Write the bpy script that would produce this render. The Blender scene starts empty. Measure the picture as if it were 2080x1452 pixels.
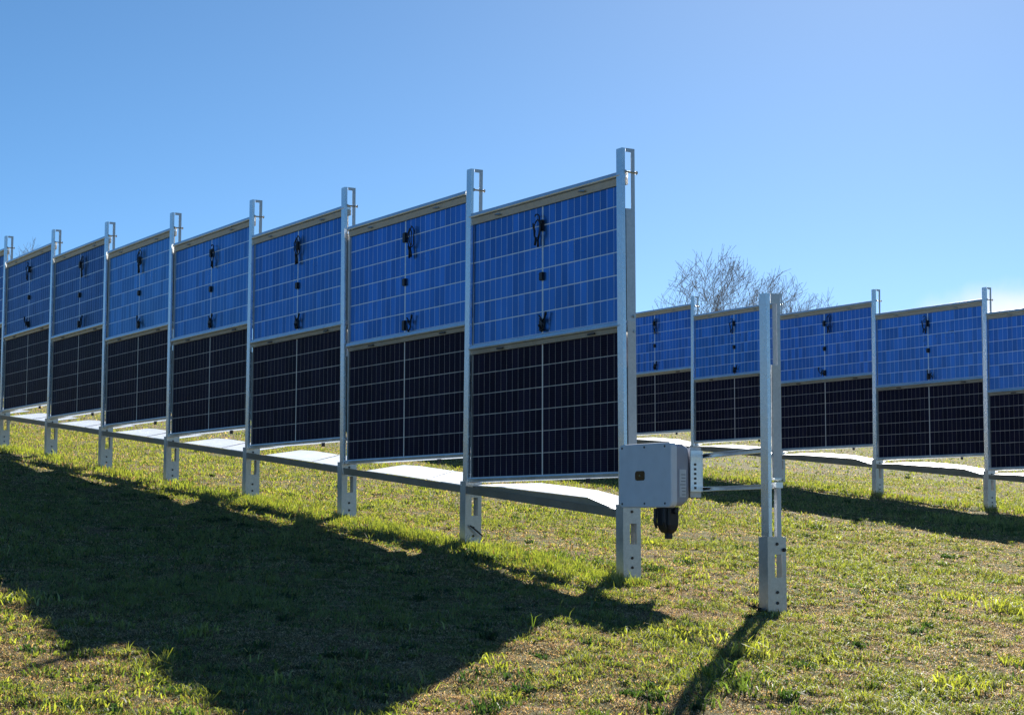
import bpy, bmesh, math, random
import numpy as np
from mathutils import Vector, Matrix, noise as mnoise
R = math.radians
random.seed(7)
rng = np.random.default_rng(11)
scene = bpy.context.scene
col = scene.collection

# ------------------------------------------------------------------ camera
FOC, PITCH, ROLL = 3618.66, 0.0927, 0.003
cd = bpy.data.cameras.new('camera'); cam = bpy.data.objects.new('camera', cd); col.objects.link(cam)
cd.sensor_width = 36.0; cd.lens = FOC / 2080 * 36; cd.clip_start = 0.1; cd.clip_end = 6000
cam.rotation_mode = 'QUATERNION'
cam.rotation_quaternion = (Matrix.Rotation(math.pi / 2 + PITCH, 4, 'X') @ Matrix.Rotation(ROLL, 4, 'Z')).to_quaternion()
scene.camera = cam

# ------------------------------------------------------------------ light
SUN_AZ, SUN_EL = R(13.5), R(26.0)            # azimuth measured from +Y towards +X
sv = Vector((math.sin(SUN_AZ) * math.cos(SUN_EL), math.cos(SUN_AZ) * math.cos(SUN_EL), math.sin(SUN_EL)))
sl_ = bpy.data.lights.new('sun', 'SUN'); sl_.energy = 5.0; sl_.angle = R(0.5); sl_.color = (1.0, 0.95, 0.86)
so = bpy.data.objects.new('sun', sl_); col.objects.link(so)
so.rotation_euler = sv.to_track_quat('Z', 'Y').to_euler()
w = bpy.data.worlds.new("World"); scene.world = w; w.use_nodes = True
nt = w.node_tree; nt.nodes.clear()
N = nt.nodes.new; L = nt.links.new
out = N('ShaderNodeOutputWorld'); bg = N('ShaderNodeBackground'); bg.inputs['Strength'].default_value = 0.068
sky = N('ShaderNodeTexSky'); sky.sky_type = 'NISHITA'; sky.sun_disc = False
sky.sun_elevation = SUN_EL; sky.sun_rotation = SUN_AZ
sky.altitude = 0; sky.air_density = 0.5; sky.dust_density = 0.1; sky.ozone_density = 4.2
# a small soft cloud bank low on the right of the view, part of the sky itself
tc = N('ShaderNodeTexCoord')
vm = N('ShaderNodeVectorMath'); vm.operation = 'DISTANCE'; vm.inputs[1].default_value = (0.0, 0.0, 0.0)
mp = N('ShaderNodeMapping'); mp.inputs['Scale'].default_value = (1.0, 1.0, 4.2)
cdir = Vector((0.292, 0.95, 0.113)).normalized()
mp.inputs['Location'].default_value = (-cdir.x, -cdir.y, -cdir.z * 4.2)
ns = N('ShaderNodeTexNoise'); ns.inputs['Scale'].default_value = 26; ns.inputs['Detail'].default_value = 7
L(tc.outputs['Generated'], mp.inputs['Vector']); L(mp.outputs[0], vm.inputs[0])
L(tc.outputs['Generated'], ns.inputs['Vector'])
m1 = N('ShaderNodeMath'); m1.operation = 'MULTIPLY_ADD'; L(ns.outputs['Fac'], m1.inputs[0]); m1.inputs[1].default_value = -0.09
L(vm.outputs['Value'], m1.inputs[2])
mr = N('ShaderNodeMapRange'); mr.interpolation_type = 'SMOOTHSTEP'
mr.inputs['From Min'].default_value = 0.045; mr.inputs['From Max'].default_value = -0.03
mr.inputs['To Min'].default_value = 0; mr.inputs['To Max'].default_value = 0.9
L(m1.outputs[0], mr.inputs['Value'])
cm = N('ShaderNodeMix'); cm.data_type = 'RGBA'; L(mr.outputs[0], cm.inputs['Factor'])
hs = N('ShaderNodeHueSaturation'); hs.inputs['Saturation'].default_value = 1.10; hs.inputs['Hue'].default_value = 0.490
L(sky.outputs[0], hs.inputs['Color'])
L(hs.outputs[0], cm.inputs[6]); cm.inputs[7].default_value = (8.0, 8.1, 8.3, 1)
L(cm.outputs[2], bg.inputs['Color']); L(bg.outputs[0], out.inputs['Surface'])
vs = scene.view_settings; vs.view_transform = 'Standard'; vs.look = 'None'; vs.gamma = 1; vs.exposure = 0.95

# ------------------------------------------------------------------ the field's frame
X0, Y0, Z0, ANG = 0.924, 13.7982, -0.4086, 0.5576
SL, CS = 0.0934, -0.007
DX, DY = -math.sin(ANG), math.cos(ANG)        # along the rows, uphill
NX, NY = math.cos(ANG), math.sin(ANG)         # across the rows, away from the viewer
ROT = ANG + math.pi / 2                       # local x = along, local -y = across
GX, GY = SL * DX + CS * NX, SL * DY + CS * NY

def fold(v, k=100.0, m=60.0):
    v = np.asarray(v, float)
    return np.where(np.abs(v) < k, v, np.sign(v) * (k + m * np.tanh((np.abs(v) - k) / m)))

def vnoise(x, y, sc, seed=0):
    x = np.asarray(x, float) * sc + 1000.5; y = np.asarray(y, float) * sc + 1000.5
    xi = np.floor(x).astype(np.int64); yi = np.floor(y).astype(np.int64)
    fx = x - xi; fy = y - yi; fx = fx * fx * (3 - 2 * fx); fy = fy * fy * (3 - 2 * fy)
    def h(a, b):
        n = (a * 374761393 + b * 668265263 + seed * 974634777) & 0xffffffff
        n = ((n ^ (n >> 13)) * 1274126177) & 0xffffffff
        return ((n ^ (n >> 16)) & 0xffff) / 65535.0
    return (h(xi, yi) * (1 - fx) + h(xi + 1, yi) * fx) * (1 - fy) + (h(xi, yi + 1) * (1 - fx) + h(xi + 1, yi + 1) * fx) * fy

def fbm(x, y, sc, seed=0, o=4):
    s = 0; a = 1; t = 0
    for i in range(o):
        s = s + a * vnoise(x, y, sc * 2 ** i, seed + i * 7); t += a; a *= 0.55
    return s / t

def gz(x, y):
    z = Z0 + GX * (fold(x) - X0) + GY * (fold(y) - Y0)
    z = z + 0.05 * (fbm(x, y, 0.45, 3, 3) - 0.5) + 0.035 * (fbm(x, y, 2.6, 9, 3) - 0.5)
    z = z + 0.030 * (fbm(x, y, 7.0, 31, 2) - 0.5)
    for s_, dp in ((0.0, 0.045), (-1.70, 0.040), (2.4, 0.02)):
        z = z - dp * np.exp(-((np.asarray(x) - X0 - DX * s_) ** 2 + (np.asarray(y) - Y0 - DY * s_) ** 2) / 0.25)
    return z

def g(x, y): return float(gz(np.array([x]), np.array([y]))[0])
def plane(s, wd): return Z0 + SL * s + CS * wd
def fp(s, wd=0.0): return (X0 + DX * s + NX * wd, Y0 + DY * s + NY * wd)

# ------------------------------------------------------------------ materials
def mat(name):
    m = bpy.data.materials.new(name); m.use_nodes = True
    nt = m.node_tree; return m, nt, nt.nodes['Principled BSDF'], nt.nodes.new, nt.links.new

def metal(name, base, rough, metallic=0.85, var=0.12, spangle=60, streak=0.0):
    m, nt, b, N, L = mat(name)
    tc = N('ShaderNodeTexCoord'); n1 = N('ShaderNodeTexNoise'); n1.inputs['Scale'].default_value = 5; n1.inputs['Detail'].default_value = 6
    vo = N('ShaderNodeTexVoronoi'); vo.inputs['Scale'].default_value = spangle
    L(tc.outputs['Object'], n1.inputs['Vector']); L(tc.outputs['Object'], vo.inputs['Vector'])
    a = N('ShaderNodeMath'); a.operation = 'MULTIPLY_ADD'; L(n1.outputs['Fac'], a.inputs[0]); a.inputs[1].default_value = var * 3
    a.inputs[2].default_value = 1 - var * 1.5
    sp = N('ShaderNodeSeparateColor'); L(vo.outputs['Color'], sp.inputs[0])
    c = N('ShaderNodeMath'); c.operation = 'MULTIPLY_ADD'; L(sp.outputs[0], c.inputs[0]); c.inputs[1].default_value = var; L(a.outputs[0], c.inputs[2])
    mx = N('ShaderNodeVectorMath'); mx.operation = 'SCALE'; mx.inputs[0].default_value = base; L(c.outputs[0], mx.inputs['Scale'])
    L(mx.outputs[0], b.inputs['Base Color'])
    b.inputs['Metallic'].default_value = metallic
    r = N('ShaderNodeMath'); r.operation = 'MULTIPLY_ADD'; L(n1.outputs['Fac'], r.inputs[0]); r.inputs[1].default_value = 0.2; r.inputs[2].default_value = rough - 0.1
    L(r.outputs[0], b.inputs['Roughness'])
    bp = N('ShaderNodeBump'); bp.inputs['Strength'].default_value = 0.08; bp.inputs['Distance'].default_value = 0.01
    L(n1.outputs['Fac'], bp.inputs['Height']); L(bp.outputs[0], b.inputs['Normal'])
    return m

def plain(name, base, rough=0.5, metallic=0.0, spec=0.5):
    m, nt, b, N, L = mat(name)
    tc = N('ShaderNodeTexCoord'); n1 = N('ShaderNodeTexNoise'); n1.inputs['Scale'].default_value = 9; n1.inputs['Detail'].default_value = 5
    L(tc.outputs['Object'], n1.inputs['Vector'])
    mx = N('ShaderNodeMix'); mx.data_type = 'RGBA'; L(n1.outputs['Fac'], mx.inputs['Factor'])
    mx.inputs[6].default_value = (*[v * 0.86 for v in base], 1); mx.inputs[7].default_value = (*[min(1, v * 1.12) for v in base], 1)
    L(mx.outputs[2], b.inputs['Base Color']); b.inputs['Roughness'].default_value = rough; b.inputs['Metallic'].default_value = metallic
    b.inputs['Specular IOR Level'].default_value = spec
    return m

M = {}
M['post'] = metal('galvanised_post', (0.68, 0.72, 0.76), 0.27, 0.95, 0.10)
M['web'] = metal('galvanised_web', (0.55, 0.56, 0.58), 0.45, 0.8)
M['lip'] = metal('lip_dark_reflection', (0.34, 0.35, 0.37), 0.4, 0.8)  # darkened metal: the dark reflection on the lip is put into its colour
M['pile'] = metal('galvanised_pile', (0.50, 0.50, 0.49), 0.36, 0.8, 0.16)
M['rail'] = metal('galvanised_rail', (0.80, 0.82, 0.84), 0.32, 0.92)
M['tray'] = metal('galvanised_tray', (0.52, 0.58, 0.68), 0.5, 0.2, 0.05)
M['face'] = metal('shaded_rail_face', (0.52, 0.49, 0.45), 0.5, 0.8)  # darker copy of the rail metal; shade under the lip put into colour
M['zinc'] = metal('sunlit_zinc_plate', (0.62, 0.62, 0.62), 0.55, 0.3)  # paler than the web: sunlight on the plate is put into its colour
M['plate'] = metal('sky_glare_sheet', (0.78, 0.84, 0.92), 0.45, 0.15, 0.04)  # paler copy of the tray metal; sky and sun glare put into its colour
M['inner'] = metal('flange_grass_reflection', (0.62, 0.53, 0.40), 0.6, 0.5, 0.1)  # brown of the reflected grass put into the flange colour
M['bolt'] = metal('bolt_steel', (0.45, 0.45, 0.45), 0.35, 0.9)
M['frame'] = metal('aluminium_frame', (0.55, 0.53, 0.50), 0.4, 0.8, 0.05)
M['black'] = plain('black_plastic', (0.012, 0.012, 0.016), 0.45)
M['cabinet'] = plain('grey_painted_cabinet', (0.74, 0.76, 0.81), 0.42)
M['cabinet_side'] = plain('dark_grey_cabinet', (0.36, 0.37, 0.44), 0.5)  # darker, more purple grey than the lid
M['screen'] = plain('dark_screen', (0.01, 0.01, 0.012), 0.15)
M['label'] = plain('white_sticker', (0.62, 0.64, 0.68), 0.5)
M['ink'] = plain('grey_print', (0.25, 0.27, 0.30), 0.5)
M['hazy_bark'] = plain('hazy_bark', (0.32, 0.29, 0.28), 0.9, 0, 0.2)  # paled: distance haze is put into the tree colour
M['dark_part'] = plain('dark_parts_and_shade', (0.06, 0.055, 0.05), 0.7)

def cells_material(name, cellc, metallic, rough, linec, spec, colvar, vline, hline, vs_=0.62, hs_=1.0):
    m, nt, b, N, L = mat(name)
    tc = N('ShaderNodeTexCoord'); sp = N('ShaderNodeSeparateXYZ'); L(tc.outputs['Object'], sp.inputs[0])
    def mth(op, a, bb=None, c=None):
        n = N('ShaderNodeMath'); n.operation = op
        for i, v in enumerate((a, bb, c)):
            if v is None: continue
            if isinstance(v, (int, float)): n.inputs[i].default_value = v
            else: L(v, n.inputs[i])
        return n.outputs[0]
    # cell rows (z) and half-cell columns (x); a wider gap down the middle
    xs = mth('SUBTRACT', sp.outputs['X'], 1.139)
    ax = mth('ABSOLUTE', xs)
    u = mth('DIVIDE', mth('SUBTRACT', ax, 0.009), 0.0925)
    v = mth('DIVIDE', mth('SUBTRACT', sp.outputs['Z'], 0.018), 0.183)
    def line(t, period, width):
        fr = mth('PINGPONG', t, 0.5)                 # 0 on a line, .5 mid cell
        return mth('LESS_THAN', mth('MULTIPLY', fr, period), width / 2)
    vl = line(u, 0.0925, vline); hl = line(v, 0.183, hline)
    cl = mth('LESS_THAN', ax, 0.0075)
    border = mth('GREATER_THAN', mth('ABSOLUTE', mth('SUBTRACT', sp.outputs['Z'], 0.567)), 0.552)
    bus = mth('LESS_THAN', mth('MULTIPLY', mth('PINGPONG', mth('MULTIPLY', v, 10.0), 0.5), 0.0183), 0.0004)
    # per-cell colour differences
    fx = mth('FLOOR', mth('DIVIDE', xs, 0.0925)); fz = mth('FLOOR', v)
    cb = N('ShaderNodeCombineXYZ'); L(fx, cb.inputs[0]); L(fz, cb.inputs[1])
    oi = N('ShaderNodeObjectInfo'); L(mth('MULTIPLY', oi.outputs['Random'], 50), cb.inputs[2])
    wn = N('ShaderNodeTexWhiteNoise'); wn.noise_dimensions = '3D'; L(cb.outputs[0], wn.inputs['Vector'])
    vary = mth('MULTIPLY_ADD', wn.outputs['Value'], colvar, 1 - colvar / 2)
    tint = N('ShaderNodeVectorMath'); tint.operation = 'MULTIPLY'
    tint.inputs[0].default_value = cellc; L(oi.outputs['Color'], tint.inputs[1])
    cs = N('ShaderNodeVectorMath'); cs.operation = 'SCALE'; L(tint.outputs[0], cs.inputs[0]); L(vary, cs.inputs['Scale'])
    # strength of the light lines; noise makes them uneven
    nz = N('ShaderNodeTexNoise'); nz.inputs['Scale'].default_value = 7; L(tc.outputs['Object'], nz.inputs['Vector'])
    un = mth('MULTIPLY_ADD', nz.outputs['Fac'], 1.0, 0.45)
    k = mth('MAXIMUM', mth('MULTIPLY', mth('MULTIPLY', vl, vs_), un), mth('MULTIPLY', mth('MULTIPLY', hl, hs_), un))
    k = mth('MAXIMUM', k, cl); k = mth('MAXIMUM', k, mth('MULTIPLY', bus, 0.10)); 
    k = mth('MULTIPLY', k, mth('SUBTRACT', 1, mth('MULTIPLY', border, 0.6)))
    k = mth('MINIMUM', k, 1.0)
    mx = N('ShaderNodeMix'); mx.data_type = 'RGBA'; L(k, mx.inputs['Factor']); L(cs.outputs[0], mx.inputs[6])
    mx.inputs[7].default_value = (*linec, 1)
    L(mx.outputs[2], b.inputs['Base Color'])
    L(mth('MULTIPLY', mth('SUBTRACT', 1, k), metallic), b.inputs['Metallic'])
    b.inputs['Specular IOR Level'].default_value = spec; b.inputs['IOR'].default_value = 1.45 if metallic else 1.15
    b.inputs['Specular Tint'].default_value = (0.35, 0.5, 0.9, 1) if metallic else (1, 1, 1, 1)
    n2 = N('ShaderNodeTexNoise'); n2.inputs['Scale'].default_value = 2.2; n2.inputs['Detail'].default_value = 4; L(tc.outputs['Object'], n2.inputs['Vector'])
    L(mth('MULTIPLY_ADD', n2.outputs['Fac'], 0.18, rough - 0.09), b.inputs['Roughness'])
    return m
M['blue'] = cells_material('blue_cells', (0.056, 0.190, 0.50), 0.72, 0.30, (0.92, 0.96, 1.0), 0.4, 0.42, 0.0050, 0.0092, 0.85)
M['dark'] = cells_material('black_cells', (0.022, 0.018, 0.038), 0.0, 0.30, (1.0, 0.88, 0.78), 0.05, 0.5, 0.0042, 0.0062, 0.42, 0.75)

# ------------------------------------------------------------------ mesh helpers
class MB:
    def __init__(s): s.v = []; s.f = []
    def add(s, vs, fs):
        n = len(s.v); s.v += [tuple(v) for v in vs]; s.f += [tuple(i + n for i in f) for f in fs]; return s
    def box(s, x0, x1, y0, y1, z0, z1):
        v = [(x, y, z) for x in (x0, x1) for y in (y0, y1) for z in (z0, z1)]
        return s.add(v, [(0, 1, 3, 2), (4, 6, 7, 5), (0, 4, 5, 1), (2, 3, 7, 6), (0, 2, 6, 4), (1, 5, 7, 3)])
    def prism(s, prof, x0, x1, cap=True):      # profile in (y, z), swept along x
        n = len(prof); v = [(x0, y, z) for y, z in prof] + [(x1, y, z) for y, z in prof]
        f = [(i, (i + 1) % n, n + (i + 1) % n, n + i) for i in range(n)]
        if cap: f += [tuple(range(n))[::-1], tuple(range(n, 2 * n))]
        return s.add(v, f)
    def tube(s, pts, r, k=6, closed=False):
        pts = [Vector(p) for p in pts]; rr = r if isinstance(r, (list, tuple)) else [r] * len(pts)
        rings = []; prev = None
        for i, p in enumerate(pts):
            if closed: t = pts[(i + 1) % len(pts)] - pts[i - 1]
            else: t = pts[min(i + 1, len(pts) - 1)] - pts[max(i - 1, 0)]
            t.normalize()
            a = prev - t * prev.dot(t) if prev is not None else t.orthogonal()
            if a.length < 1e-5: a = t.orthogonal()
            a.normalize(); b = t.cross(a); prev = a
            rings.append([p + (a * math.cos(2 * math.pi * j / k) + b * math.sin(2 * math.pi * j / k)) * rr[i] for j in range(k)])
        v = [q for ring in rings for q in ring]; f = []; m = len(rings)
        for i in range(m if closed else m - 1):
            for j in range(k):
                a0 = i * k; b0 = ((i + 1) % m) * k
                f.append((a0 + j, a0 + (j + 1) % k, b0 + (j + 1) % k, b0 + j))
        if not closed: f += [tuple(range(k))[::-1], tuple(range((m - 1) * k, m * k))]
        return s.add(v, f)
    def cyl(s, c, axis, r0, r1, h, k=14):
        c = Vector(c); a = Vector(axis).normalized()
        return s.tube([c, c + a * h], [r0, r1], k)
    def build(s, name, m, parent=None, bevel=0.0, smooth=False):
        me = bpy.data.meshes.new(name); me.from_pydata(s.v, [], s.f)
        bm = bmesh.new(); bm.from_mesh(me)
        bmesh.ops.recalc_face_normals(bm, faces=bm.faces)
        if bevel:
            ed = [e for e in bm.edges if len(e.link_faces) == 2 and e.calc_face_angle(0) > 0.6]
            bmesh.ops.bevel(bm, geom=ed, offset=bevel, segments=2, affect='EDGES', clamp_overlap=True)
        bm.to_mesh(me); bm.free()
        if smooth:
            for p in me.polygons: p.use_smooth = True
        if isinstance(m, str): m = M[m]
        me.materials.append(m)
        o = bpy.data.objects.new(name, me); col.objects.link(o)
        if parent: o.parent = parent
        return o

def tag(o, label=None, cat=None, group=None, kind=None):
    for k_, v_ in (('label', label), ('category', cat), ('group', group), ('kind', kind)):
        if v_ is not None: o[k_] = v_
    return o
def empty(name, loc=(0, 0, 0), rz=0):
    o = bpy.data.objects.new(name, None); col.objects.link(o); o.location = loc; o.rotation_euler = (0, 0, rz)
    o.empty_display_size = 0.2; return o
KIDS = {}
def kids(o): return [c for c in bpy.data.objects if c.parent == o]
def copy_tree(o, parent=None):
    c = o.copy(); col.objects.link(c); c.parent = parent
    for ch in kids(o): copy_tree(ch, c)
    return c
def at(s, wd, z): x, y = fp(s, wd); return (x, y, z)

# ------------------------------------------------------------------ ground
def axis(lo, hi, step, far, grow):
    a = list(np.arange(lo, hi + 1e-6, step)); st = step
    v = hi
    while v < far: st *= grow; v += st; a.append(v)
    st = step; v = lo
    while v > -far: st *= grow; v -= st; a.insert(0, v)
    return np.array(a)
gx_ = axis(-6, 7, 0.05, 2500, 1.13); gy_ = axis(6.8, 24, 0.05, 2500, 1.13)
XX, YY = np.meshgrid(gx_, gy_); ZZ = gz(XX, YY)
nx, ny = len(gx_), len(gy_)
vv = np.stack([XX, YY, ZZ], -1).reshape(-1, 3)
ii = (np.arange(ny - 1)[:, None] * nx + np.arange(nx - 1)[None, :]).reshape(-1)
ff = np.stack([ii, ii + 1, ii + nx + 1, ii + nx], -1)
me = bpy.data.meshes.new('ground'); me.from_pydata(vv.tolist(), [], ff.tolist())
for p in me.polygons: p.use_smooth = True
m, nt, b, N, L = mat('field_soil_and_thatch')
tc = N('ShaderNodeTexCoord')
def noise(sc, det=8, rough=0.6):
    n = N('ShaderNodeTexNoise'); n.inputs['Scale'].default_value = sc; n.inputs['Detail'].default_value = det; n.inputs['Roughness'].default_value = rough
    L(tc.outputs['Object'], n.inputs['Vector']); return n
def ramp(n, stops):
    r = N('ShaderNodeValToRGB'); e = r.color_ramp.elements
    while len(e) < len(stops): e.new(0.5)
    for q, (p, c) in zip(e, stops): q.position = p; q.color = (*c, 1)
    L(n.outputs['Fac'], r.inputs['Fac']); return r
big = ramp(noise(1.1, 5), [(0.30, (0, 0, 0)), (0.56, (1, 1, 1))])
fine = ramp(noise(38, 8, 0.7), [(0.30, (0.020, 0.014, 0.009)), (0.44, (0.20, 0.125, 0.068)), (0.56, (0.40, 0.265, 0.15)), (0.70, (0.56, 0.41, 0.26))])
grn = ramp(noise(30, 8, 0.7), [(0.30, (0.018, 0.022, 0.008)), (0.48, (0.13, 0.14, 0.035)), (0.68, (0.32, 0.29, 0.09))])
mx = N('ShaderNodeMix'); mx.data_type = 'RGBA'; L(big.outputs[0], mx.inputs['Factor']); L(fine.outputs[0], mx.inputs[6]); L(grn.outputs[0], mx.inputs[7])
L(mx.outputs[2], b.inputs['Base Color']); b.inputs['Roughness'].default_value = 0.95; b.inputs['Specular IOR Level'].default_value = 0.1
bp = N('ShaderNodeBump'); bp.inputs['Distance'].default_value = 0.03; bp.inputs['Strength'].default_value = 0.9
L(noise(30, 9, 0.75).outputs['Fac'], bp.inputs['Height']); L(bp.outputs[0], b.inputs['Normal'])
me.materials.append(m)
go = bpy.data.objects.new('ground', me); col.objects.link(go)
tag(go, 'sloping meadow ground with bare tan and brown patches', 'ground', kind='structure')

# ------------------------------------------------------------------ posts
H = 3.35
def make_post():
    root = empty('support_post')
    # driven pile: web towards the lower end of the row (-x), flanges running back
    p = MB(); t = 0.006; D = 0.085; hw = 0.083; top = 0.555; bot = -0.45
    s0, s1 = 0.250, 0.410                                    # the slot's height
    a0, a1 = -0.045, 0.020                                   # the slot's left/right on the web (+y = near side)
    p.box(-0.012, -0.012 + t, -hw, hw, bot, s0)
    p.box(-0.012, -0.012 + t, -hw, hw, s1, top)
    p.box(-0.012, -0.012 + t, -hw, a0, s0, s1); p.box(-0.012, -0.012 + t, a1, hw, s0, s1)
    p.box(-0.012 + t, D, hw - t, hw, bot, top); p.box(-0.012 + t, D, -hw, -hw + t, bot, top)
    p.box(D - t, D, hw - 0.025, hw - t, bot, top); p.box(D - t, D, -hw + t, -hw + 0.025, bot, top)
    p.build('pile', 'pile', root)
    # upright: slotted channel
    u = MB(); h = 0.062; x0 = 0.0; z0, z1 = 0.45, H; d2 = 0.078; tt = 0.004
    u.box(x0 - 0.003, d2, h - 0.008, h, z0, z1)                              # near flange, its outer face catches the sky
    u.box(d2 - tt, d2, h - 0.03, h - 0.008, z0, z1)
    u.box(x0 - 0.003, x0 + 0.022, h - 0.030, h - 0.008, z0, z1)              # rolled front edge
    u.build('upright', 'post', root, bevel=0.0025)
    gv = MB(); gv.box(0.004, 0.008, h - 0.040, h - 0.0305, 0.86, 1.62); gv.box(0.004, 0.008, h - 0.040, h - 0.0305, 1.98, H - 0.48); gv.build('groove_shade', 'dark_part', root)  # dark strips filling the gap beside the front edge, painted shade
    wv = MB(); yl, yr = h - 0.040, -h
    a, b_ = h - 0.052, -h + 0.036                                             # slot edges
    wv.box(x0, x0 + tt, b_, yr, z0, z1)                                       # right-hand strip
    wv.box(x0 + tt, 0.165, yr, yr + tt, z0, H - 0.50); wv.box(x0 + tt, 0.022, yr, yr + tt, H - 0.50, z1)  # flange deepened below the top slot to block sun through the panel gap
    for za, zb in ((0.86, 1.62), (1.98, H - 0.48), (H - 0.03, H)):
        wv.box(x0, x0 + tt, h - 0.038, b_, za, zb)
    wv.build('web', 'web', root)
    pl = MB(); pl.box(x0 - 0.006, x0 - 0.002, h - 0.040, -h + 0.004, 0.90, 1.98); pl.build('cover_plate', 'zinc', root, bevel=0.001)
    cl = MB(); cl.box(-0.016, 0.03, -0.058, 0.016, 0.845, 0.885); cl.box(-0.012, 0.02, -0.045, -0.005, 0.56, 0.845)
    cl.build('clamp', 'rail', root, bevel=0.003)
    for zz in (1.90, 2.02):
        bt = MB(); bt.cyl((0.0, -0.040, zz), (-1, 0, 0), 0.014, 0.012, 0.016, 6); bt.build('bolt', 'bolt', root)
    for zz in (H - 0.19,):
        bt = MB(); bt.cyl((-0.002, 0.025, zz), (0, -1, 0), 0.008, 0.008, 0.105, 8); bt.cyl((-0.002, -0.07, zz), (0, -1, 0), 0.015, 0.015, 0.012, 6)
        bt.cyl((-0.002, 0.038, zz), (0, -1, 0), 0.015, 0.015, 0.012, 6)
        bt.build('bolt', 'bolt', root)
    for yy, zz in ((0.0, 0.145), (0.0, 0.072), (0.0, 0.50)):
        bt = MB(); bt.cyl((-0.013, yy, zz), (-1, 0, 0), 0.012, 0.010, 0.008, 6); bt.build('bolt', 'dark_part', root)
    return root

post0 = make_post()
ORD = ['first', 'second', 'third', 'fourth', 'fifth', 'sixth', 'seventh', 'eighth', 'ninth', 'tenth', 'eleventh', 'twelfth']
ROW1 = [0.0, 2.400, 4.83, 7.22, 9.65, 12.08, 14.47, 16.90, 19.31, 21.74]
DZ1 = [0, 0.0, 0.01, 0.015, 0.005, 0.01, 0.01, 0.02, 0.0, 0.0]
LEAN = [0.027, -0.05, 0.045, -0.02, 0.02, 0.03, 0.0, 0.02, 0, 0]
def place_post(s, wd, label, group, first=False, dz=0, lean=0, rzj=0):
    o = post0 if first else copy_tree(post0)
    o.location = at(s, wd, plane(s, wd) + dz); o.rotation_euler = (0, lean / H, ROT + rzj)
    return tag(o, label, 'post', group)
for i, s in enumerate(ROW1):
    lb = ('galvanised steel post right behind the grey inverter, end of the front panel row' if i == 0 else
          'galvanised front row post, %s one up the row beyond the inverter' % ORD[i - 1])
    p = place_post(s, 0, lb, 'posts of the front panel row', i == 0, DZ1[i], LEAN[i])
    if i == 1:
        rd = MB(); rd.tube([(-0.03, 0.045, 0.165), (-0.05, -0.01, 0.12), (-0.055, -0.075, 0.07)], [0.007, 0.008, 0.006], 6); rd.build('slanted_mark', 'dark_part', p)  # thin dark bent tube that draws a slanted mark across the pile
ROWB = 12.4048
ROW2 = [5.52, 7.90, 10.31, 12.74, 15.15, 17.57, 19.98, 22.4]
for i, s in enumerate(ROW2):
    lb = 'galvanised steel post of the back row, %s' % (
        'just outside the right edge' if i == 0 else ['tall one nearest the right edge', 'second from the right edge',
        'hidden behind the short lone post', 'the one right of the inverter bracket', 'hidden behind the big front panel',
        'hidden deep behind the front row', 'last one, hidden behind the front row'][i - 1])
    place_post(s, ROWB, lb, 'posts of the back panel row', False, (0.03, 0.02, 0.03, 0.0, -0.02, -.02, 0, 0)[i], (0, -0.03, -0.03, 0, -0.03, 0, 0, 0)[i])

# lone end post that carries the inverter rails (same section, cut short)
def make_short_post():
    root = empty('end_post'); HS = 2.215
    p = MB(); t = 0.006; D = 0.085; hw = 0.083; top = 0.525; bot = -0.45; s0, s1 = 0.245, 0.405; a0, a1 = -0.045, 0.020
    p.box(-0.012, -0.012 + t, -hw, hw, bot, s0); p.box(-0.012, -0.012 + t, -hw, hw, s1, top)
    p.box(-0.012, -0.012 + t, -hw, a0, s0, s1); p.box(-0.012, -0.012 + t, a1, hw, s0, s1)
    p.box(-0.012 + t, D, hw - t, hw, bot, top); p.box(-0.012 + t, D, -hw, -hw + t, bot, top)
    p.build('pile', 'pile', root)
    h = 0.062; d2 = 0.080; u = MB()
    u.box(-0.003, d2, h - 0.008, h, 0.45, HS); u.box(-0.003, 0.024, h - 0.030, h - 0.008, 0.45, HS); u.box(d2 - .004, d2, h - 0.03, h - 0.008, 0.45, HS)
    u.build('upright', 'post', root, bevel=0.0025)
    wv = MB(); b_ = -h + 0.030
    wv.box(0.0, 0.004, b_, -h, 0.93, HS); wv.box(0.004, d2, -h, -h + 0.004, 0.93, HS)
    wv.box(0, 0.004, h - 0.038, b_, HS - 0.07, HS); wv.box(0, 0.004, h - 0.038, b_, 0.93, HS - 0.50)
    wv.build('web', 'web', root)
    pl = MB(); pl.box(-0.006, -0.002, h - 0.044, -h + 0.004, 0.93, HS - 0.505); pl.build('cover_plate', 'zinc', root, bevel=0.001)
    st = MB(); st.box(-0.004, 0.03, -0.052, -0.012, 0.45, 0.86); st.build('strut', 'web', root, bevel=0.003)
    cl = MB(); cl.box(-0.018, 0.035, -0.058, 0.004, 0.86, 0.90); cl.box(-0.012, 0.03, -0.052, 0.012, 0.915, 0.93); cl.build('clamp', 'rail', root, bevel=0.003)
    bt = MB(); bt.cyl((-0.014, -0.060, 0.435), (-1, 0, 0), 0.014, 0.012, 0.012, 8); bt.build('bolt', 'black', root)
    for zz in (0.145, 0.072, 0.475):
        bt = MB(); bt.cyl((-0.013, 0.0, zz), (-1, 0, 0), 0.012, 0.010, 0.008, 6); bt.build('bolt', 'dark_part', root)
    return root
sp_ = make_short_post(); sp_.location = at(-1.70, 0, -0.612); sp_.rotation_euler = (0, 0, ROT)
tag(sp_, 'short lone galvanised post standing in the grass right of the inverter', 'post')

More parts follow.
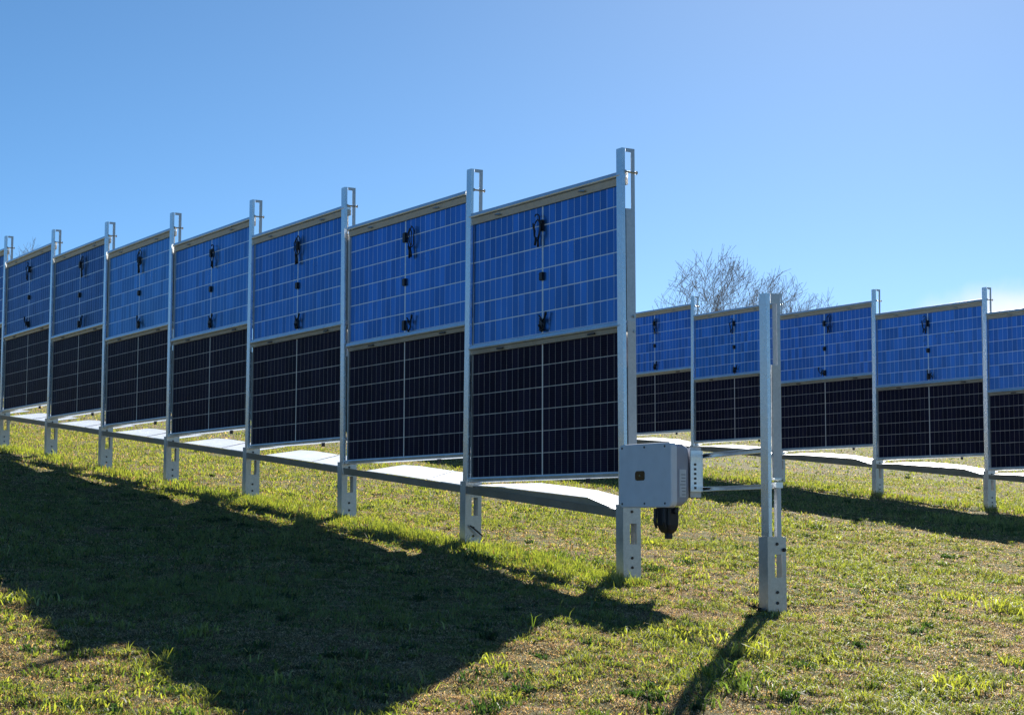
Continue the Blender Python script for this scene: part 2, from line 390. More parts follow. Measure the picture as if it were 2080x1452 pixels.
# ------------------------------------------------------------------ panels
ML = 2.278; MH = 1.134
def loop_pts(cx, cz, rx, rz, y, n=14, a0=0, a1=360):
    return [(cx + rx * math.cos(R(a0 + (a1 - a0) * i / n)), y + 0.006 * math.sin(i * 1.7), cz + rz * math.sin(R(a0 + (a1 - a0) * i / n))) for i in range(n + 1)]
def cable(kind):
    c = MB(); x = 1.139; y = 0.048
    def S(k): return x + k
    if kind == 0:      # coiled lead hanging from the upper box, connectors down
        c.tube(loop_pts(S(-0.055), 0.955, 0.048, 0.105, y, 16), 0.0055, 5)
        c.tube(loop_pts(S(-0.020), 0.945, 0.040, 0.095, y + .004, 16), 0.0055, 5)
        c.tube([(S(-0.02), y, 0.86), (S(-0.045), y, 0.80), (S(-0.05), y, 0.755)], 0.009, 6)
        c.tube([(S(0.01), y, 0.87), (S(-0.01), y, 0.82), (S(-0.008), y, 0.75)], 0.010, 6)
    elif kind == 1:
        c.tube(loop_pts(S(0.045), 0.93, 0.055, 0.10, y, 16, 60, 380), 0.006, 5)
        c.tube(loop_pts(S(0.03), 0.90, 0.045, 0.085, y + .004, 14), 0.0055, 5)
        c.tube([(S(0.06), y, 0.83), (S(0.075), y, 0.77)], 0.010, 6); c.tube([(S(0.03), y, 0.82), (S(0.025), y, 0.75)], 0.010, 6)
    elif kind == 2:    # tangle at the lower box
        c.tube([(S(0.01), y, 0.17), (S(-0.05), y, 0.12), (S(-0.085), y, 0.16), (S(-0.06), y, 0.05), (S(-0.01), y, 0.04)], 0.007, 5)
        c.tube([(S(0.0), y, 0.14), (S(-0.07), y, 0.08), (S(-0.03), y, 0.03), (S(0.02), y, 0.09)], 0.007, 5)
        c.tube([(S(-0.085), y, 0.16), (S(-0.095), y, 0.19)], 0.011, 6)
    else:
        c.tube([(S(0.0), y, 0.15), (S(0.06), y, 0.09), (S(0.10), y, 0.12), (S(0.11), y, 0.16)], 0.008, 5)
        c.tube([(S(0.0), y, 0.10), (S(0.05), y, 0.05), (S(0.03), y, 0.13), (S(-0.02), y, 0.05)], 0.007, 5)
        c.tube([(S(0.11), y, 0.155), (S(0.105), y, 0.20)], 0.011, 6)
    return c
def make_panel(blue, variant=0):
    root = empty('solar_panel')
    f = MB(); t = 0.011; ya, yb = -0.006, 0.030
    f.box(0, ML, ya, yb, 0, t); f.box(0, ML, ya, yb, MH - t, MH); f.box(0, t, ya, yb, t, MH - t); f.box(ML - t, ML, ya, yb, t, MH - t)
    f.build('frame', 'frame', root, bevel=0.0015)
    c = MB(); c.box(t, ML - t, 0.006, 0.018, t, MH - t); c.build('cells', 'blue' if blue else 'dark', root)
    if blue:
        for zz, hh in ((0.93, 0.095), (0.50, 0.07), (0.085, 0.095)):
            j = MB(); j.box(1.139 - 0.028, 1.139 + 0.028, 0.018, 0.040, zz - hh / 2, zz + hh / 2); j.build('junction_box', 'black', root, bevel=0.005)
        cable(variant % 2).build('cable', 'black', root, smooth=True)
        cable(2 + (variant // 2) % 2).build('cable', 'black', root, smooth=True)
    return root
PB = [make_panel(True, v) for v in range(4)]; PD = make_panel(False)
used = set()
def inst(proto):
    if proto.name not in used: used.add(proto.name); return proto
    return copy_tree(proto)

# rails: a galvanised channel whose near lip faces the viewer and whose web leans back under it
RL = 1.0
def rail_proto(name, prof, prof2=None, tabs=()):
    r = empty(name); b_ = MB(); b_.prism(prof, 0, RL); b_.build('channel', 'rail', r)
    return r
def rail_top():
    return [(0.052, 0.028), (0.050, 0.060), (0.040, 0.070), (-0.030, 0.070), (-0.030, 0.064), (0.034, 0.062), (0.040, 0.026), (0.034, 0.0), (0.030, -0.020), (0.036, -0.030), (0.042, -0.028), (0.038, -0.016), (0.046, 0.026)]
def build_rail(kind, L_):
    r = empty(kind); b_ = MB()
    if kind == 'top_rail':
        b_.prism([(0.062, 0.062), (0.064, 0.070), (0.050, 0.100), (0.042, 0.104), (-0.02, 0.104), (-0.02, 0.056), (0.044, 0.056)], 0, L_)
        q_ = MB(); q_.prism([(0.042, 0.0545), (-0.018, 0.0545), (-0.018, 0.0), (0.032, 0.0)], 0, L_); q_.build('lower_flange', 'face', r)
        b_.build('channel', 'rail', r, bevel=0.002)
        for fx in (0.24, 0.80):
            t = MB(); t.tube([(L_ * fx - 0.045, 0.044, 0.022), (L_ * fx, 0.048, 0.030), (L_ * fx + 0.045, 0.044, 0.034)], [0.007, 0.011, 0.007], 6); t.build('clip', 'bolt', r)
    elif kind == 'middle_rail':
        b_.prism([(0.062, 0.042), (0.064, 0.050), (0.050, 0.080), (0.042, 0.086), (-0.02, 0.086), (-0.02, 0.036), (0.044, 0.036)], 0, L_)
        q_ = MB(); q_.prism([(0.042, 0.0345), (-0.018, 0.0345), (-0.018, 0.0), (0.034, 0.0)], 0, L_); q_.build('lower_flange', 'face', r)
        b_.build('channel', 'rail', r, bevel=0.002)
        for fx in (0.18, 0.78):
            t = MB(); t.box(L_ * fx - 0.05, L_ * fx + 0.05, 0.044, 0.052, 0.010, 0.026); t.build('clip', 'black', r)
    else:
        b_.prism([(0.050, 0.0), (0.052, 0.026), (0.048, 0.034), (-0.03, 0.034), (-0.03, 0.030), (-0.03, -0.002), (-0.024, -0.006), (0.042, -0.006)], 0, L_)
        b_.build('channel', 'rail', r, bevel=0.002)
        for fx in (0.22,):
            t = MB(); t.box(L_ * fx - 0.012, L_ * fx + 0.012, 0.0, 0.03, -0.045, -0.006); t.build('clip', 'black', r)
    return r
def build_tray(flat=False):
    """sheet under the panels that follows the slope; local x up the row, local y towards the viewer, z from near post's foot"""
    r = empty('sloping_base_rail')
    a = MB()       # near lip, C section tilted and darkened for a dark reflection
    prof = lambda z: [(0.070, z - 0.066), (0.080, z), (0.072, z), (0.062, z - 0.060), (0.03, z - 0.056), (0.03, z - 0.062)]
    p0 = [(0.03, y, z) for y, z in prof(0.5146)]; p1 = [(2.395, y, z) for y, z in prof(0.7325)]
    n = 6; a.add(p0 + p1, [(i, (i + 1) % n, n + (i + 1) % n, n + i) for i in range(n)] + [tuple(range(n))[::-1], tuple(range(n, 2 * n))])
    a.build('channel', 'lip', r)
    sh = MB(); th = 0.003
    near = [(0.05, 0.066, 0.502), (0.512, 0.060, 0.615), (1.00, 0.060, 0.653), (1.90, 0.060, 0.722), (2.30, 0.064, 0.738)]
    far = [(0.05, -0.20, 0.565), (0.736, -0.20, 0.676), (1.10, -0.20, 0.710), (1.60, -0.20, 0.752), (2.36, -0.20, 0.755)]
    if flat:
        bl = lambda x: 0.5146 + (x - 0.03) * 0.0921
        near = [(x, 0.074, bl(x) + dz_) for x, dz_ in ((0.04, 0.001), (0.70, 0.008), (1.10, 0.008), (1.50, 0.007), (1.90, 0.004))]
        far = [(x, -0.42, bl(x) + dz_) for x, dz_ in ((0.06, 0.072), (1.05, 0.068), (1.35, 0.070), (1.70, 0.072), (2.05, 0.060))]
    V = near + far + [(x, y, z - th) for x, y, z in near + far]; F = []
    for i in range(4):
        F += [(i, i + 1, 6 + i, 5 + i), (10 + i, 15 + i, 16 + i, 11 + i)]
        F += [(i, 10 + i, 11 + i, i + 1), (5 + i, 6 + i, 16 + i, 15 + i)]
    F += [(0, 5, 15, 10), (4, 14, 19, 9)]
    sh.add(V, F); sh.build('top_sheet', 'plate' if flat else 'tray', r)
    if flat:
        ed = MB(); ed.tube([(0.705, 0.072, bl(0.705) + 0.010), (1.05, -0.41, bl(1.05) + 0.072)], 0.004, 5); ed.build('seam', 'lip', r)
        ls_ = MB(); ls_.prism([(0.086, -0.004), (0.086, 0.006), (0.081, 0.006), (0.081, -0.004)], 0.05, 0.42); ls_.v = [(x, y, bl(x) + 0.004 + z) for x, y, z in ls_.v]; ls_.build('splice', 'rail', r)
        return r
    w_ = MB()      # the inner side of the channel, seen between lip and sheet
    top = [(x, 0.056, z - 0.005) for x, y, z in near]; bot = [(x, 0.020, 0.5146 + (x - 0.03) * 0.0921 - 0.050) for x, y, z in near]
    top2 = [(x, y - 0.003, z) for x, y, z in top]; bot2 = [(x, y - 0.003, z) for x, y, z in bot]
    V = top + bot + top2 + bot2; F = []
    for i in range(4): F += [(i, i + 1, 6 + i, 5 + i), (10 + i, 15 + i, 16 + i, 11 + i), (i, 10 + i, 11 + i, i + 1), (5 + i, 6 + i, 16 + i, 15 + i)]
    F += [(0, 5, 15, 10), (4, 14, 19, 9)]
    w_.add(V, F); w_.build('inner_flange', 'inner', r)
    return r
rails = {k: build_rail(k, 2.35) for k in ('top_rail', 'middle_rail', 'bottom_rail')}
tray0 = build_tray(); tray1 = build_tray(True)
S_ = 'solar panel'
def bay(s0, s1, wd, zb, dzn, where, gr, i, tint):
    L_ = s1 - s0; sx = L_ / 2.42
    rx = -dzn / L_
    for kind, z in (('top_rail', 3.066), ('middle_rail', 1.899), ('bottom_rail', 0.772)):
        o = inst(rails[kind]); o.location = at(s0 + 0.055, wd, zb + z); o.rotation_euler = (0, rx, ROT); o.scale = (sx, 1, 1)
        tag(o, '%s %s, %s' % (kind.replace('_', ' '), {'top_rail': 'above the blue panel', 'middle_rail': 'between blue and black panel', 'bottom_rail': 'under the black panel'}[kind], where), 'rail', '%ss of the %s row' % (kind.replace('_', ' '), gr))
    v = [1, 0, 0, 1, 2, 0, 3, 0, 0, 0][i % 10] if gr == 'front' else [0, 3, 2, 1, 0, 2, 3, 0][i % 8]
    for blue, z in ((True, 1.972), (False, 0.792)):
        o = inst(PB[v] if blue else PD); o.location = at(s0 + 0.086 * sx, wd, zb + z); o.rotation_euler = (0, rx, ROT); o.scale = (sx * 1.018, 1, 1)
        if not blue: o.location.z -= 0
        tag(o, ('blue upper solar panel, ' if blue else 'black lower solar panel, ') + where, S_, ('blue upper' if blue else 'black lower') + ' panels of the %s row' % gr)
        if blue:
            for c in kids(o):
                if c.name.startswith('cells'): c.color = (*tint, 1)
                if c.name.startswith('cable') and (i or gr == 'back'): c.location = (random.uniform(-.02, .02), 0, random.uniform(-.02, .015)); c.scale = (random.choice((1, 1, .9)), 1, random.uniform(.97, 1.02))
    o = inst(tray1 if gr == 'front' and i > 0 else tray0); o.location = at(s0, wd, plane(s0, wd)); o.rotation_euler = (0, 0, ROT); o.scale = (sx, 1, 1)
    tag(o, 'bright sloping base rail with folded sheet, ' + where, 'rail', 'sloping base rails of the %s row' % gr)
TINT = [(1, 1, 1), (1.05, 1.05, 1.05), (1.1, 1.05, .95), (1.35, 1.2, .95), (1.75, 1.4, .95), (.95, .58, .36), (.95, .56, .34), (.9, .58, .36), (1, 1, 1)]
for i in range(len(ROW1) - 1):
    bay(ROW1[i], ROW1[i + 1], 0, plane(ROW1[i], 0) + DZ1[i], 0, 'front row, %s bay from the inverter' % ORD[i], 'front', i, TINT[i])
W2 = ['cut by the right edge', 'first full bay from the right edge', 'just right of the lone short post', 'between lone post and inverter bracket', 'right behind the tall front post', 'hidden behind the big front panel', 'far end hidden behind the front row']
for i in range(len(ROW2) - 1):
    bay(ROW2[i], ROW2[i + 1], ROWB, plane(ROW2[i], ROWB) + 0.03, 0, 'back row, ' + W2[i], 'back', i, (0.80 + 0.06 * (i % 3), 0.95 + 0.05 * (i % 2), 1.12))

# ------------------------------------------------------------------ inverter and its two rails
for (z0_, z1_, hh, lb) in ((0.890, 0.943, 0.034, 'upper galvanised rail from the inverter to the lone post'), (0.667, 0.684, 0.030, 'lower galvanised rail from the inverter to the lone post')):
    b_ = MB(); xa, xb = 0.0, -1.69
    def pr(z): return [(-0.02, z - hh), (-0.02, z), (0.02, z), (0.02, z - 0.004), (-0.016, z - 0.004), (-0.016, z - hh + 0.004), (0.02, z - hh + 0.004), (0.02, z - hh)]
    zA = z0_; p0 = [(-0.03, y, z) for y, z in pr(z0_)]; p1 = [(-1.66, y, z) for y, z in pr(z1_)]
    b_.add(p0 + p1, [(i, (i + 1) % 8, 8 + (i + 1) % 8, 8 + i) for i in range(8)] + [tuple(range(8))[::-1], tuple(range(8, 16))])
    o = b_.build('support_rail', 'rail'); o.location = at(0, 0, Z0); o.rotation_euler = (0, 0, ROT)
    tag(o, lb, 'rail', 'rails carrying the inverter')

def rrect(x0, x1, z0, z1, r, k=6):
    pts = []
    for cx, cz, a in ((x1 - r, z1 - r, 0), (x0 + r, z1 - r, 90), (x0 + r, z0 + r, 180), (x1 - r, z0 + r, 270)):
        for i in range(k + 1):
            t = R(a + 90 * i / k); pts.append((cx + r * math.cos(t), cz + r * math.sin(t)))
    return pts
def loft(rings):   # rings: list of (y, outline); closed both ends
    b_ = MB(); n = len(rings[0][1]); v = [(x, y, z) for y, o in rings for x, z in o]; f = []
    for i in range(len(rings) - 1):
        for j in range(n): f.append((i * n + j, i * n + (j + 1) % n, (i + 1) * n + (j + 1) % n, (i + 1) * n + j))
    f += [tuple(range(n))[::-1], tuple(range((len(rings) - 1) * n, len(rings) * n))]
    return b_.add(v, f)
inv = empty('inverter', at(0, 0, Z0), ROT)
tag(inv, 'grey solar inverter box with small dark screen, mounted beside the end post', 'inverter')
xa, xb, za, zc = -0.935, -0.285, 0.525, 0.996; RR = 0.045
lid = loft([(0.268, rrect(xa, xb, za, zc, RR)), (0.308, rrect(xa, xb, za, zc, RR)), (0.317, rrect(xa + .003, xb - .003, za + .003, zc - .003, RR)), (0.320, rrect(xa + .010, xb - .010, za + .010, zc - .010, RR - .006))])
lid = lid.build('lid', 'cabinet', inv)
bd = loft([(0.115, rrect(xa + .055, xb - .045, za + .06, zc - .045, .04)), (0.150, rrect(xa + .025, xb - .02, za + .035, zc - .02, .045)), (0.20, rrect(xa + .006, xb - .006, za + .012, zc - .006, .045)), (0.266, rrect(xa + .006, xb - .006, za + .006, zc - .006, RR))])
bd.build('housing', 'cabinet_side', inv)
for x in (xa + .075, (xa + xb) / 2 - 0.0, xb - .045):
    for z in (za + .030, zc - .028):
        s_ = MB(); s_.cyl((x, 0.3195, z), (0, 1, 0), 0.009, 0.008, 0.004, 8); s_.build('screw', 'dark_part', lid)
xsc, zsc = -0.555, 0.76
sc_ = loft([(0.319, rrect(xsc - .060, xsc + .060, zsc - .036, zsc + .036, .022)), (0.3235, rrect(xsc - .058, xsc + .058, zsc - .034, zsc + .034, .02))]).build('screen', 'screen', lid)
lg = MB(); lg.cyl((xsc, 0.3232, zsc), (0, 1, 0), 0.010, 0.010, 0.0015, 6); lg.build('indicator', plain('amber_mark', (0.25, 0.22, 0.12)), sc_)
st = MB(); st.box(xa + .0005, xa + .030, 0.185, 0.245, 0.60, 0.80); stk = st.build('sticker', 'label', inv)
for k in range(7):
    q = MB(); q.box(xa - .0010, xa + .0005, 0.192, 0.192 + random.uniform(.02, .048), 0.615 + k * .024, 0.621 + k * .024); q.build('print_line', 'ink', stk)
# wiring compartment and plug under the box
gl = loft([(0, rrect(-1.0, -0.79, 0, 0, .0))]) if False else MB()
def vring(z, x0, x1, y0, y1, r, k=4): return [(x, y, z) for x, y in rrect(x0, x1, y0, y1, r, k)]
rs = [vring(0.53, -.865, -.705, .19, .29, .02), vring(0.40, -.860, -.710, .19, .29, .02), vring(0.365, -.855, -.72, .20, .28, .02), vring(0.345, -.835, -.735, .21, .27, .02), vring(0.340, -.820, -.765, .215, .26, .015), vring(0.300, -.820, -.765, .215, .26, .015)]
n = len(rs[0]); gl.add([p for r_ in rs for p in r_], [(i * n + j, i * n + (j + 1) % n, (i + 1) * n + (j + 1) % n, (i + 1) * n + j) for i in range(5) for j in range(n)] + [tuple(range(n)), tuple(range(5 * n, 6 * n))[::-1]])
glo = gl.build('cable_gland', 'black', inv)
kn = MB(); kn.cyl((-0.863, 0.24, 0.50), (-1, 0, 0), 0.022, 0.018, 0.03, 10); kn.build('knob', 'black', glo)
for xq in (-.84, -.73):
    kn = MB(); kn.tube([(xq, 0.31, 0.52), (xq, 0.313, 0.42), (xq, 0.30, 0.375)], [.012, .013, .008], 8); kn.build('lever', 'black', glo)
# wall bracket between housing and rails
bk = MB(); bk.box(-0.90, -0.893, 0.022, 0.12, 0.60, 0.965); bk.box(-0.32, -0.313, 0.022, 0.12, 0.60, 0.965)
bk.box(-0.90, -0.313, 0.0205, 0.026, 0.60, 0.965)
bko = bk.build('mounting_bracket', 'web', inv)
bk2 = MB(); bk2.box(-0.925, -0.915, 0.0225, 0.135, 0.64, 0.94); bk2.box(-0.925, -0.895, 0.0275, 0.036, 0.64, 0.94); bk2.build('bracket_arm', 'rail', inv, bevel=.002)
for k in range(6):
    s_ = MB(); s_.box(-0.9275, -0.925, 0.085, 0.105, 0.66 + k * .034, 0.676 + k * .034); s_.build('slot', 'dark_part', inv)

# ------------------------------------------------------------------ bare trees beyond the crest
def tree(x, y, height, rx, seed, label, group='bare trees beyond the field'):
    """dome-shaped bare crown: limbs fork until they reach an uneven envelope"""
    rnd = random.Random(seed); tr = MB(); cr = MB(); root = empty('bare_tree', (x, y, g(x, y))); rz = height * 0.46; cz = height - rz
    def inside(q, wob): return (q.x ** 2 + q.y ** 2) / (rx * wob) ** 2 + ((q.z - cz) / (rz * wob)) ** 2 < 1 or q.z < cz * 0.8
    def grow(p, d, ln, r, lev):
        pts = [p]; rr = [r]; q = p.copy(); dd = d.copy(); n = 5; wob = rnd.uniform(0.84, 1.03); stop = False
        for i in range(n):
            dd = (dd + Vector((rnd.gauss(0, .15), rnd.gauss(0, .15), rnd.gauss(0.03, .12)))).normalized(); q = q + dd * ln / n
            if not inside(q, wob): stop = True
            pts.append(q.copy()); rr.append(max(r * (1 - 0.45 * (i + 1) / n), 0.0090))
            if stop: break
        (tr if lev == 0 else cr).tube(pts, rr, 7 if lev < 2 else (4 if lev < 4 else 3)); n = len(pts) - 1
        if lev >= 7 or (stop and lev > 3): return
        for j in range(5 if lev == 0 else (3 if lev < 6 else 2)):
            t = rnd.uniform(0.75, 1.0) if j == 0 else rnd.uniform(0.3, 1.0); k = min(int(t * n), n - 1); pp = pts[k].lerp(pts[k + 1], t * n - k)
            ax = Vector((rnd.gauss(0, 1), rnd.gauss(0, 1), 0.2 * rnd.gauss(0, 1))); ax = (ax - dd * ax.dot(dd)).normalized(); sp = rnd.uniform(0.15, 0.45) if j == 0 else rnd.uniform(0.45, 0.95)
            nd = dd * math.cos(sp) + ax * math.sin(sp); nd.z += 0.16; nd.normalize()
            grow(pp, nd, ln * rnd.uniform(0.70, 0.92), rr[min(k + 1, n)] * (0.8 if j == 0 else rnd.uniform(.45, .68)), lev + 1)
    grow(Vector((0, 0, -0.3)), Vector((rnd.gauss(0, .05), 0, 1)).normalized(), height * 0.34, height * 0.026, 0)
    tr.build('trunk', 'hazy_bark', root); cr.build('crown', 'hazy_bark', root)
    return tag(root, label, 'tree', group)
def px_at(px, dist): return (px - 1040) / FOC * dist
def top_z(py, dist): return math.tan(math.atan((726 - py) / FOC) + PITCH) * dist
for (px, py, D_, spd, seed, lb) in ((1450, 493, 105, 3.7, 5, 'wide bare winter tree seen just right of the tallest front post'),
                                    (1597, 540, 118, 3.3, 9, 'lower bare tree with drooping twigs behind the lone short post'),
                                    (1672, 575, 126, 2.0, 21, 'smallest bare tree on the right of the group, fading twigs'),
                                    (42, 482, 150, 2.6, 12, 'faint bare tree top at the left edge above the far panels')):
    x = px_at(px, D_); y = D_ * 1.0
    tree(x, y, top_z(py, D_) - g(x, y), spd, seed, lb)

# ------------------------------------------------------------------ grass
def blades(x, y, h, wd, colr, lean):
    n = len(x); z = gz(x, y)
    a = rng.uniform(0, 2 * math.pi, n); la = rng.uniform(0, 2 * math.pi, n)
    ca, sa = np.cos(a) * wd / 2, np.sin(a) * wd / 2
    lx, ly = np.cos(la) * lean * h, np.sin(la) * lean * h
    V = np.empty((n, 5, 3), np.float32)
    V[:, 0] = np.stack([x - ca, y - sa, z - 0.004], -1); V[:, 1] = np.stack([x + ca, y + sa, z - 0.004], -1)
    mz = z + h * 0.6; V[:, 2] = np.stack([x + lx * .35 + ca * .8, y + ly * .35 + sa * .8, mz], -1)
    V[:, 3] = np.stack([x + lx * .35 - ca * .8, y + ly * .35 - sa * .8, mz], -1)
    V[:, 4] = np.stack([x + lx, y + ly, z + h * np.sqrt(np.clip(1 - 0.6 * lean ** 2, 0.08, 1))], -1)
    return V, colr
def scatter(n, y0, y1, power=1.0):
    y = y0 + (y1 - y0) * rng.random(n) ** power
    hw = 0.30 * y + 0.8
    return rng.uniform(-1, 1, n) * hw, y
Vs, Cs = [], []
GREEN = np.array([0.100, 0.165, 0.030]); LIME = np.array([0.28, 0.33, 0.045]); STRAW = np.array([0.60, 0.44, 0.25]); DEEP = np.array([0.035, 0.075, 0.02]); BROWN = np.array([0.17, 0.10, 0.055])
def maps(x, y):
    al = (x - X0) * DX + (y - Y0) * DY; pe = (x - X0) * NX + (y - Y0) * NY
    row = np.exp(-((pe + 0.30) / 0.42) ** 2) * (al > -0.6) + np.exp(-((pe - ROWB + 0.3) / 0.6) ** 2)
    patch = fbm(x, y, 0.8, 44, 3); mid = fbm(x, y, 4.2, 21, 4); clump = fbm(x, y, 12, 77, 3)
    gr = np.clip(0.42 + 1.9 * (patch - 0.5) - 0.14 * np.clip((11 - y) / 3, 0, 1) + 2.1 * (mid - 0.5) + 0.50 * row + 0.10 + 0.42 * np.clip((y - 15) / 14, 0, 1), 0, 1)      # 0 bare thatch, 1 lush
    for s_ in (0.0, -1.70): gr = gr * (1 - 0.85 * np.exp(-((x - X0 - DX * s_) ** 2 + (y - Y0 - DY * s_) ** 2) / 0.03))
    return row, gr, mid, clump
def field(n, y0, y1, wmul, hmul, power=1.0):
    x, y = scatter(n, y0, y1, power); row, gr, mid, clump = maps(x, y)
    dens = np.clip(0.10 + 0.95 * gr, 0, 1) * np.clip(0.30 + 3.2 * (clump - 0.40), 0.08, 1)
    keep = rng.random(n) < dens
    x, y, row, gr, clump = [q[keep] for q in (x, y, row, gr, clump)]; n = len(x)
    h = (0.010 + 0.016 * gr + 0.105 * np.clip(clump - .50, 0, 1) * (0.3 + gr) + 0.026 * row) * rng.uniform(0.45, 1.5, n) * hmul
    h = np.where(rng.random(n) < 0.006, h * 2.0 + 0.02, h)
    wd = rng.uniform(0.0025, 0.0060, n) * wmul
    u = rng.random(n); ps = np.clip(0.74 - 0.50 * gr - 0.15 * row, 0.10, 0.85); v = rng.random((n, 1)); pale = np.clip(1.3 * clump[:, None] - .15 + 0.5 * (v - .5), 0, 1)
    c = np.where((u < ps)[:, None], STRAW * (0.45 + 0.75 * v), GREEN * (1 - pale) + LIME * pale)
    c = np.where((rng.random(n) < 0.12)[:, None], DEEP, c); c = np.where((rng.random(n) < 0.12 * (1.2 - gr))[:, None], BROWN, c)
    lean = np.where(u < ps, rng.uniform(1.0, 2.6, n), rng.uniform(0.3, 2.0, n) * (1 - 0.5 * np.clip(row, 0, 1))); h = np.where(u < ps, h * 0.6, h)
    a, b2 = blades(x, y, h, wd, c, lean); Vs.append(a); Cs.append(b2)
field(620000, 6.8, 12.5, 1.0, 1.0)
field(470000, 12.5, 20.0, 1.5, 1.0)
field(300000, 20.0, 36.0, 2.4, 1.1)
field(110000, 36.0, 75.0, 5.0, 1.2)
def litter(n, y0, y1, wmul):
    x, y = scatter(n, y0, y1); row, gr, mid, clump = maps(x, y)
    keep = rng.random(n) < np.clip(1.25 - 0.7 * gr, 0.12, 1) * np.clip(0.3 + 2.5 * (fbm(x, y, 12, 5, 2) - .3), 0, 1); x, y = x[keep], y[keep]; n = len(x)
    v = rng.random((n, 1)); c = np.where(v < .45, np.array([0.70, 0.55, 0.38]), np.array([0.48, 0.30, 0.18])) * (0.4 + 0.85 * rng.random((n, 1)) ** 1.5)
    c = np.where(rng.random((n, 1)) < 0.2, np.array([[0.07, 0.042, 0.025]]), c)
    a, b2 = blades(x, y, rng.uniform(0.006, 0.016, n), rng.uniform(0.0022, 0.0048, n) * wmul, c, rng.uniform(1.5, 3.2, n)); Vs.append(a); Cs.append(b2)
litter(430000, 6.8, 13.0, 1.0); litter(190000, 13.0, 22.0, 1.7); litter(90000, 22.0, 40.0, 3.0)
# rosettes of broader leaves pressed into the turf
x, y = scatter(5200, 6.9, 22.0); row, gr, mid, clump = maps(x, y); k_ = rng.random(len(x)) < 0.25 + 0.75 * gr; x, y = x[k_], y[k_]
x = np.repeat(x, 9) + rng.normal(0, .012, len(x) * 9); y = np.repeat(y, 9) + rng.normal(0, .012, len(y) * 9); n = len(x); v = rng.random((n, 1))
a, b2 = blades(x, y, rng.uniform(.012, .035, n), rng.uniform(.009, .018, n), GREEN * (1 - v) + LIME * v * .8, rng.uniform(.6, 1.6, n)); Vs.append(a); Cs.append(b2)
# low broad-leaved weeds and tufts that stand out
def clumpat(cx, cy, n, r, h0, c0, wm=1.5):
    x = cx + rng.normal(0, r, n); y = cy + rng.normal(0, r, n)
    h = h0 * rng.uniform(0.4, 1.1, n); v = rng.random((n, 1))
    a, b2 = blades(x, y, h, rng.uniform(.004, .009, n) * wm, np.clip(c0 * (0.6 + 0.8 * v), 0, 1), rng.uniform(0.3, 1.5, n)); Vs.append(a); Cs.append(b2)
def ground_at(px, py):
    a, b_ = px - 1040, py - 726
    cz, sz = math.cos(PITCH), math.sin(PITCH)
    r = (a, FOC * cz + b_ * sz, FOC * sz - b_ * cz)
    k = Z0 - GX * X0 - GY * Y0; t = k / (r[2] - GX * r[0] - GY * r[1]); return r[0] * t, r[1] * t
for px, py, n, r, h in ((1075, 1285, 6, .02, .13), (1535, 1330, 60, .07, .13), (1470, 1375, 50, .05, .14), (1500, 1400, 80, .09, .09), (368, 1310, 7, .02, .12), (355, 1335, 60, .06, .06), (865, 1385, 4, .01, .13),
                        (1945, 1215, 90, .10, .07), (2065, 1240, 160, .12, .12), (1230, 1150, 90, .10, .06), (1310, 1175, 30, .03, .06), (1380, 1290, 170, .13, .07), (1440, 1150, 40, .10, .05), (40, 1230, 90, .10, .07), (840, 1400, 30, .05, .06), (1950, 1395, 80, .10, .08), (1690, 1340, 60, .08, .08),
                        (1290, 1178, 50, .04, .07), (1260, 1180, 30, .04, .05), (1575, 1245, 60, .05, .05), (960, 1112, 50, .05, .06), (990, 1140, 200, .15, .07), (1120, 1135, 200, .18, .07), (720, 1060, 200, .15, .07), (850, 1090, 250, .2, .07), (560, 1000, 150, .15, .06),
                        (1940, 1050, 200, .2, .10), (2000, 1060, 200, .2, .10), (1850, 1040, 200, .3, .08), (2060, 1075, 100, .1, .12), (1700, 1010, 150, .3, .07)):
    gx, gy = ground_at(px, py); clumpat(gx, gy, int(n * 1.3), r, h, LIME if random.random() < .6 else GREEN)
for k in range(150):
    px = random.uniform(-40, 2120); py = random.uniform(950, 1460) ; gx, gy = ground_at(px, py)
    clumpat(gx, gy, random.randint(25, 60), random.uniform(.02, .05), random.uniform(.03, .06), DEEP * 1.2, 1.5 * max(1, gy / 12))
for k in range(260):
    px = random.uniform(-40, 2120); py = random.uniform(900, 1470) ; gx, gy = ground_at(px, py)
    clumpat(gx, gy, random.randint(15, 60), random.uniform(.02, .07), random.uniform(.025, .075), random.choice([LIME, GREEN, LIME, GREEN * .8]), 1.2 * max(1, gy / 12))
clod = MB(); rc = random.Random(4)
for (cs_, cy_, nn, rad) in [(0.0, 0.0, 70, .11), (-1.70, 0.0, 60, .12)] + [(q_, 0.0, 22, .10) for q_ in ROW1[1:6]]:
    for k in range(nn):
        a_ = rc.uniform(0, 6.283); rr_ = rad * (0.75 + abs(rc.gauss(0, .5))); px_, py_ = fp(cs_ + 0.03 + rr_ * math.cos(a_), 0.0 + rr_ * math.sin(a_)); sz = rc.uniform(.006, .020)
        cz_ = g(px_, py_) + sz * .3; vs_ = []
        for d_ in ((1, 0, 0), (-1, 0, 0), (0, 1, 0), (0, -1, 0), (0, 0, 1), (0, 0, -1)): q = sz * rc.uniform(.6, 1.3); vs_.append((px_ + d_[0] * q, py_ + d_[1] * q, cz_ + d_[2] * q * .8))
        clod.add(vs_, [(0, 2, 4), (2, 1, 4), (1, 3, 4), (3, 0, 4), (2, 0, 5), (1, 2, 5), (3, 1, 5), (0, 3, 5)])
co_ = clod.build('soil_clods', plain('dark_soil', (0.055, 0.036, 0.024), 0.95, 0, 0.1)); tag(co_, 'dark crumbs of dug soil around the feet of the posts', 'soil', kind='stuff')
V = np.concatenate(Vs); C = np.concatenate(Cs); n = len(V)
print('blades', n)
me = bpy.data.meshes.new('grass'); me.vertices.add(n * 5); me.vertices.foreach_set('co', V.reshape(-1))
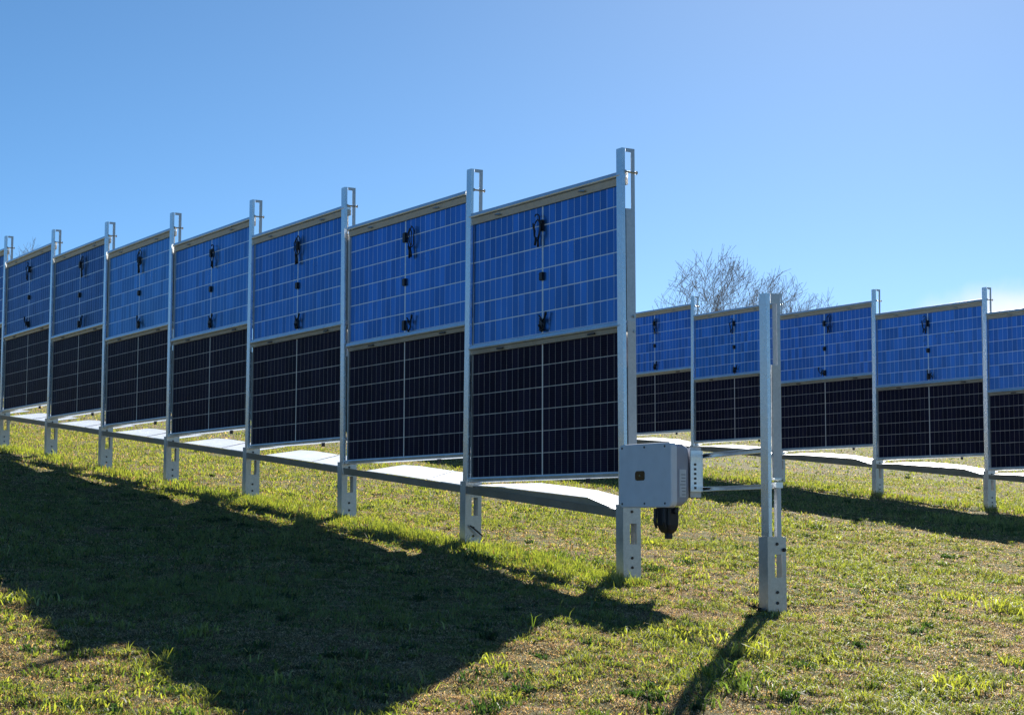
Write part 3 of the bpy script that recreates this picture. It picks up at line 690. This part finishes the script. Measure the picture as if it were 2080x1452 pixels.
base = (np.arange(n) * 5)[:, None]
loops = np.concatenate([base + np.array([0, 1, 2, 3]), base + np.array([3, 2, 4])], 1).reshape(-1).astype(np.int32)
me.loops.add(len(loops)); me.loops.foreach_set('vertex_index', loops)
ls = (np.arange(n) * 7)[:, None] + np.array([0, 4]); me.polygons.add(n * 2); me.polygons.foreach_set('loop_start', ls.reshape(-1).astype(np.int32))
me.update(calc_edges=True)
at_ = me.color_attributes.new('tint', 'FLOAT_COLOR', 'POINT')
cc = np.ones((n, 5, 4), np.float32); cc[:, :, :3] = C[:, None, :]; at_.data.foreach_set('color', cc.reshape(-1))
m = bpy.data.materials.new('grass_blades'); m.use_nodes = True; nt = m.node_tree; nt.nodes.clear(); N = nt.nodes.new; L = nt.links.new
o_ = N('ShaderNodeOutputMaterial'); df = N('ShaderNodeBsdfDiffuse'); tr_ = N('ShaderNodeBsdfTranslucent'); gs = N('ShaderNodeBsdfGlossy'); gs.inputs['Roughness'].default_value = 0.42
at2 = N('ShaderNodeAttribute'); at2.attribute_name = 'tint'; m1 = N('ShaderNodeMixShader'); m2 = N('ShaderNodeMixShader'); m1.inputs[0].default_value = 0.5; m2.inputs[0].default_value = 0.018
sc2 = N('ShaderNodeVectorMath'); sc2.operation = 'MULTIPLY'; sc2.inputs[1].default_value = (1.9, 1.75, 0.85)
sc3 = N('ShaderNodeHueSaturation'); sc3.inputs['Saturation'].default_value = 0.38; sc3.inputs['Value'].default_value = 1.0
L(at2.outputs['Color'], sc3.inputs['Color']); L(sc3.outputs[0], df.inputs['Color']); L(at2.outputs['Color'], sc2.inputs[0]); L(sc2.outputs[0], tr_.inputs['Color']); L(df.outputs[0], m1.inputs[1]); L(tr_.outputs[0], m1.inputs[2])
L(m1.outputs[0], m2.inputs[1]); L(gs.outputs[0], m2.inputs[2]); L(m2.outputs[0], o_.inputs['Surface'])
me.materials.append(m)
go2 = bpy.data.objects.new('grass', me); col.objects.link(go2)
tag(go2, 'short patchy green and straw grass covering the field', 'grass', kind='stuff')
for pr_ in PB:
    if pr_.name not in used:
        for c in kids(pr_): bpy.data.objects.remove(c)
        bpy.data.objects.remove(pr_)
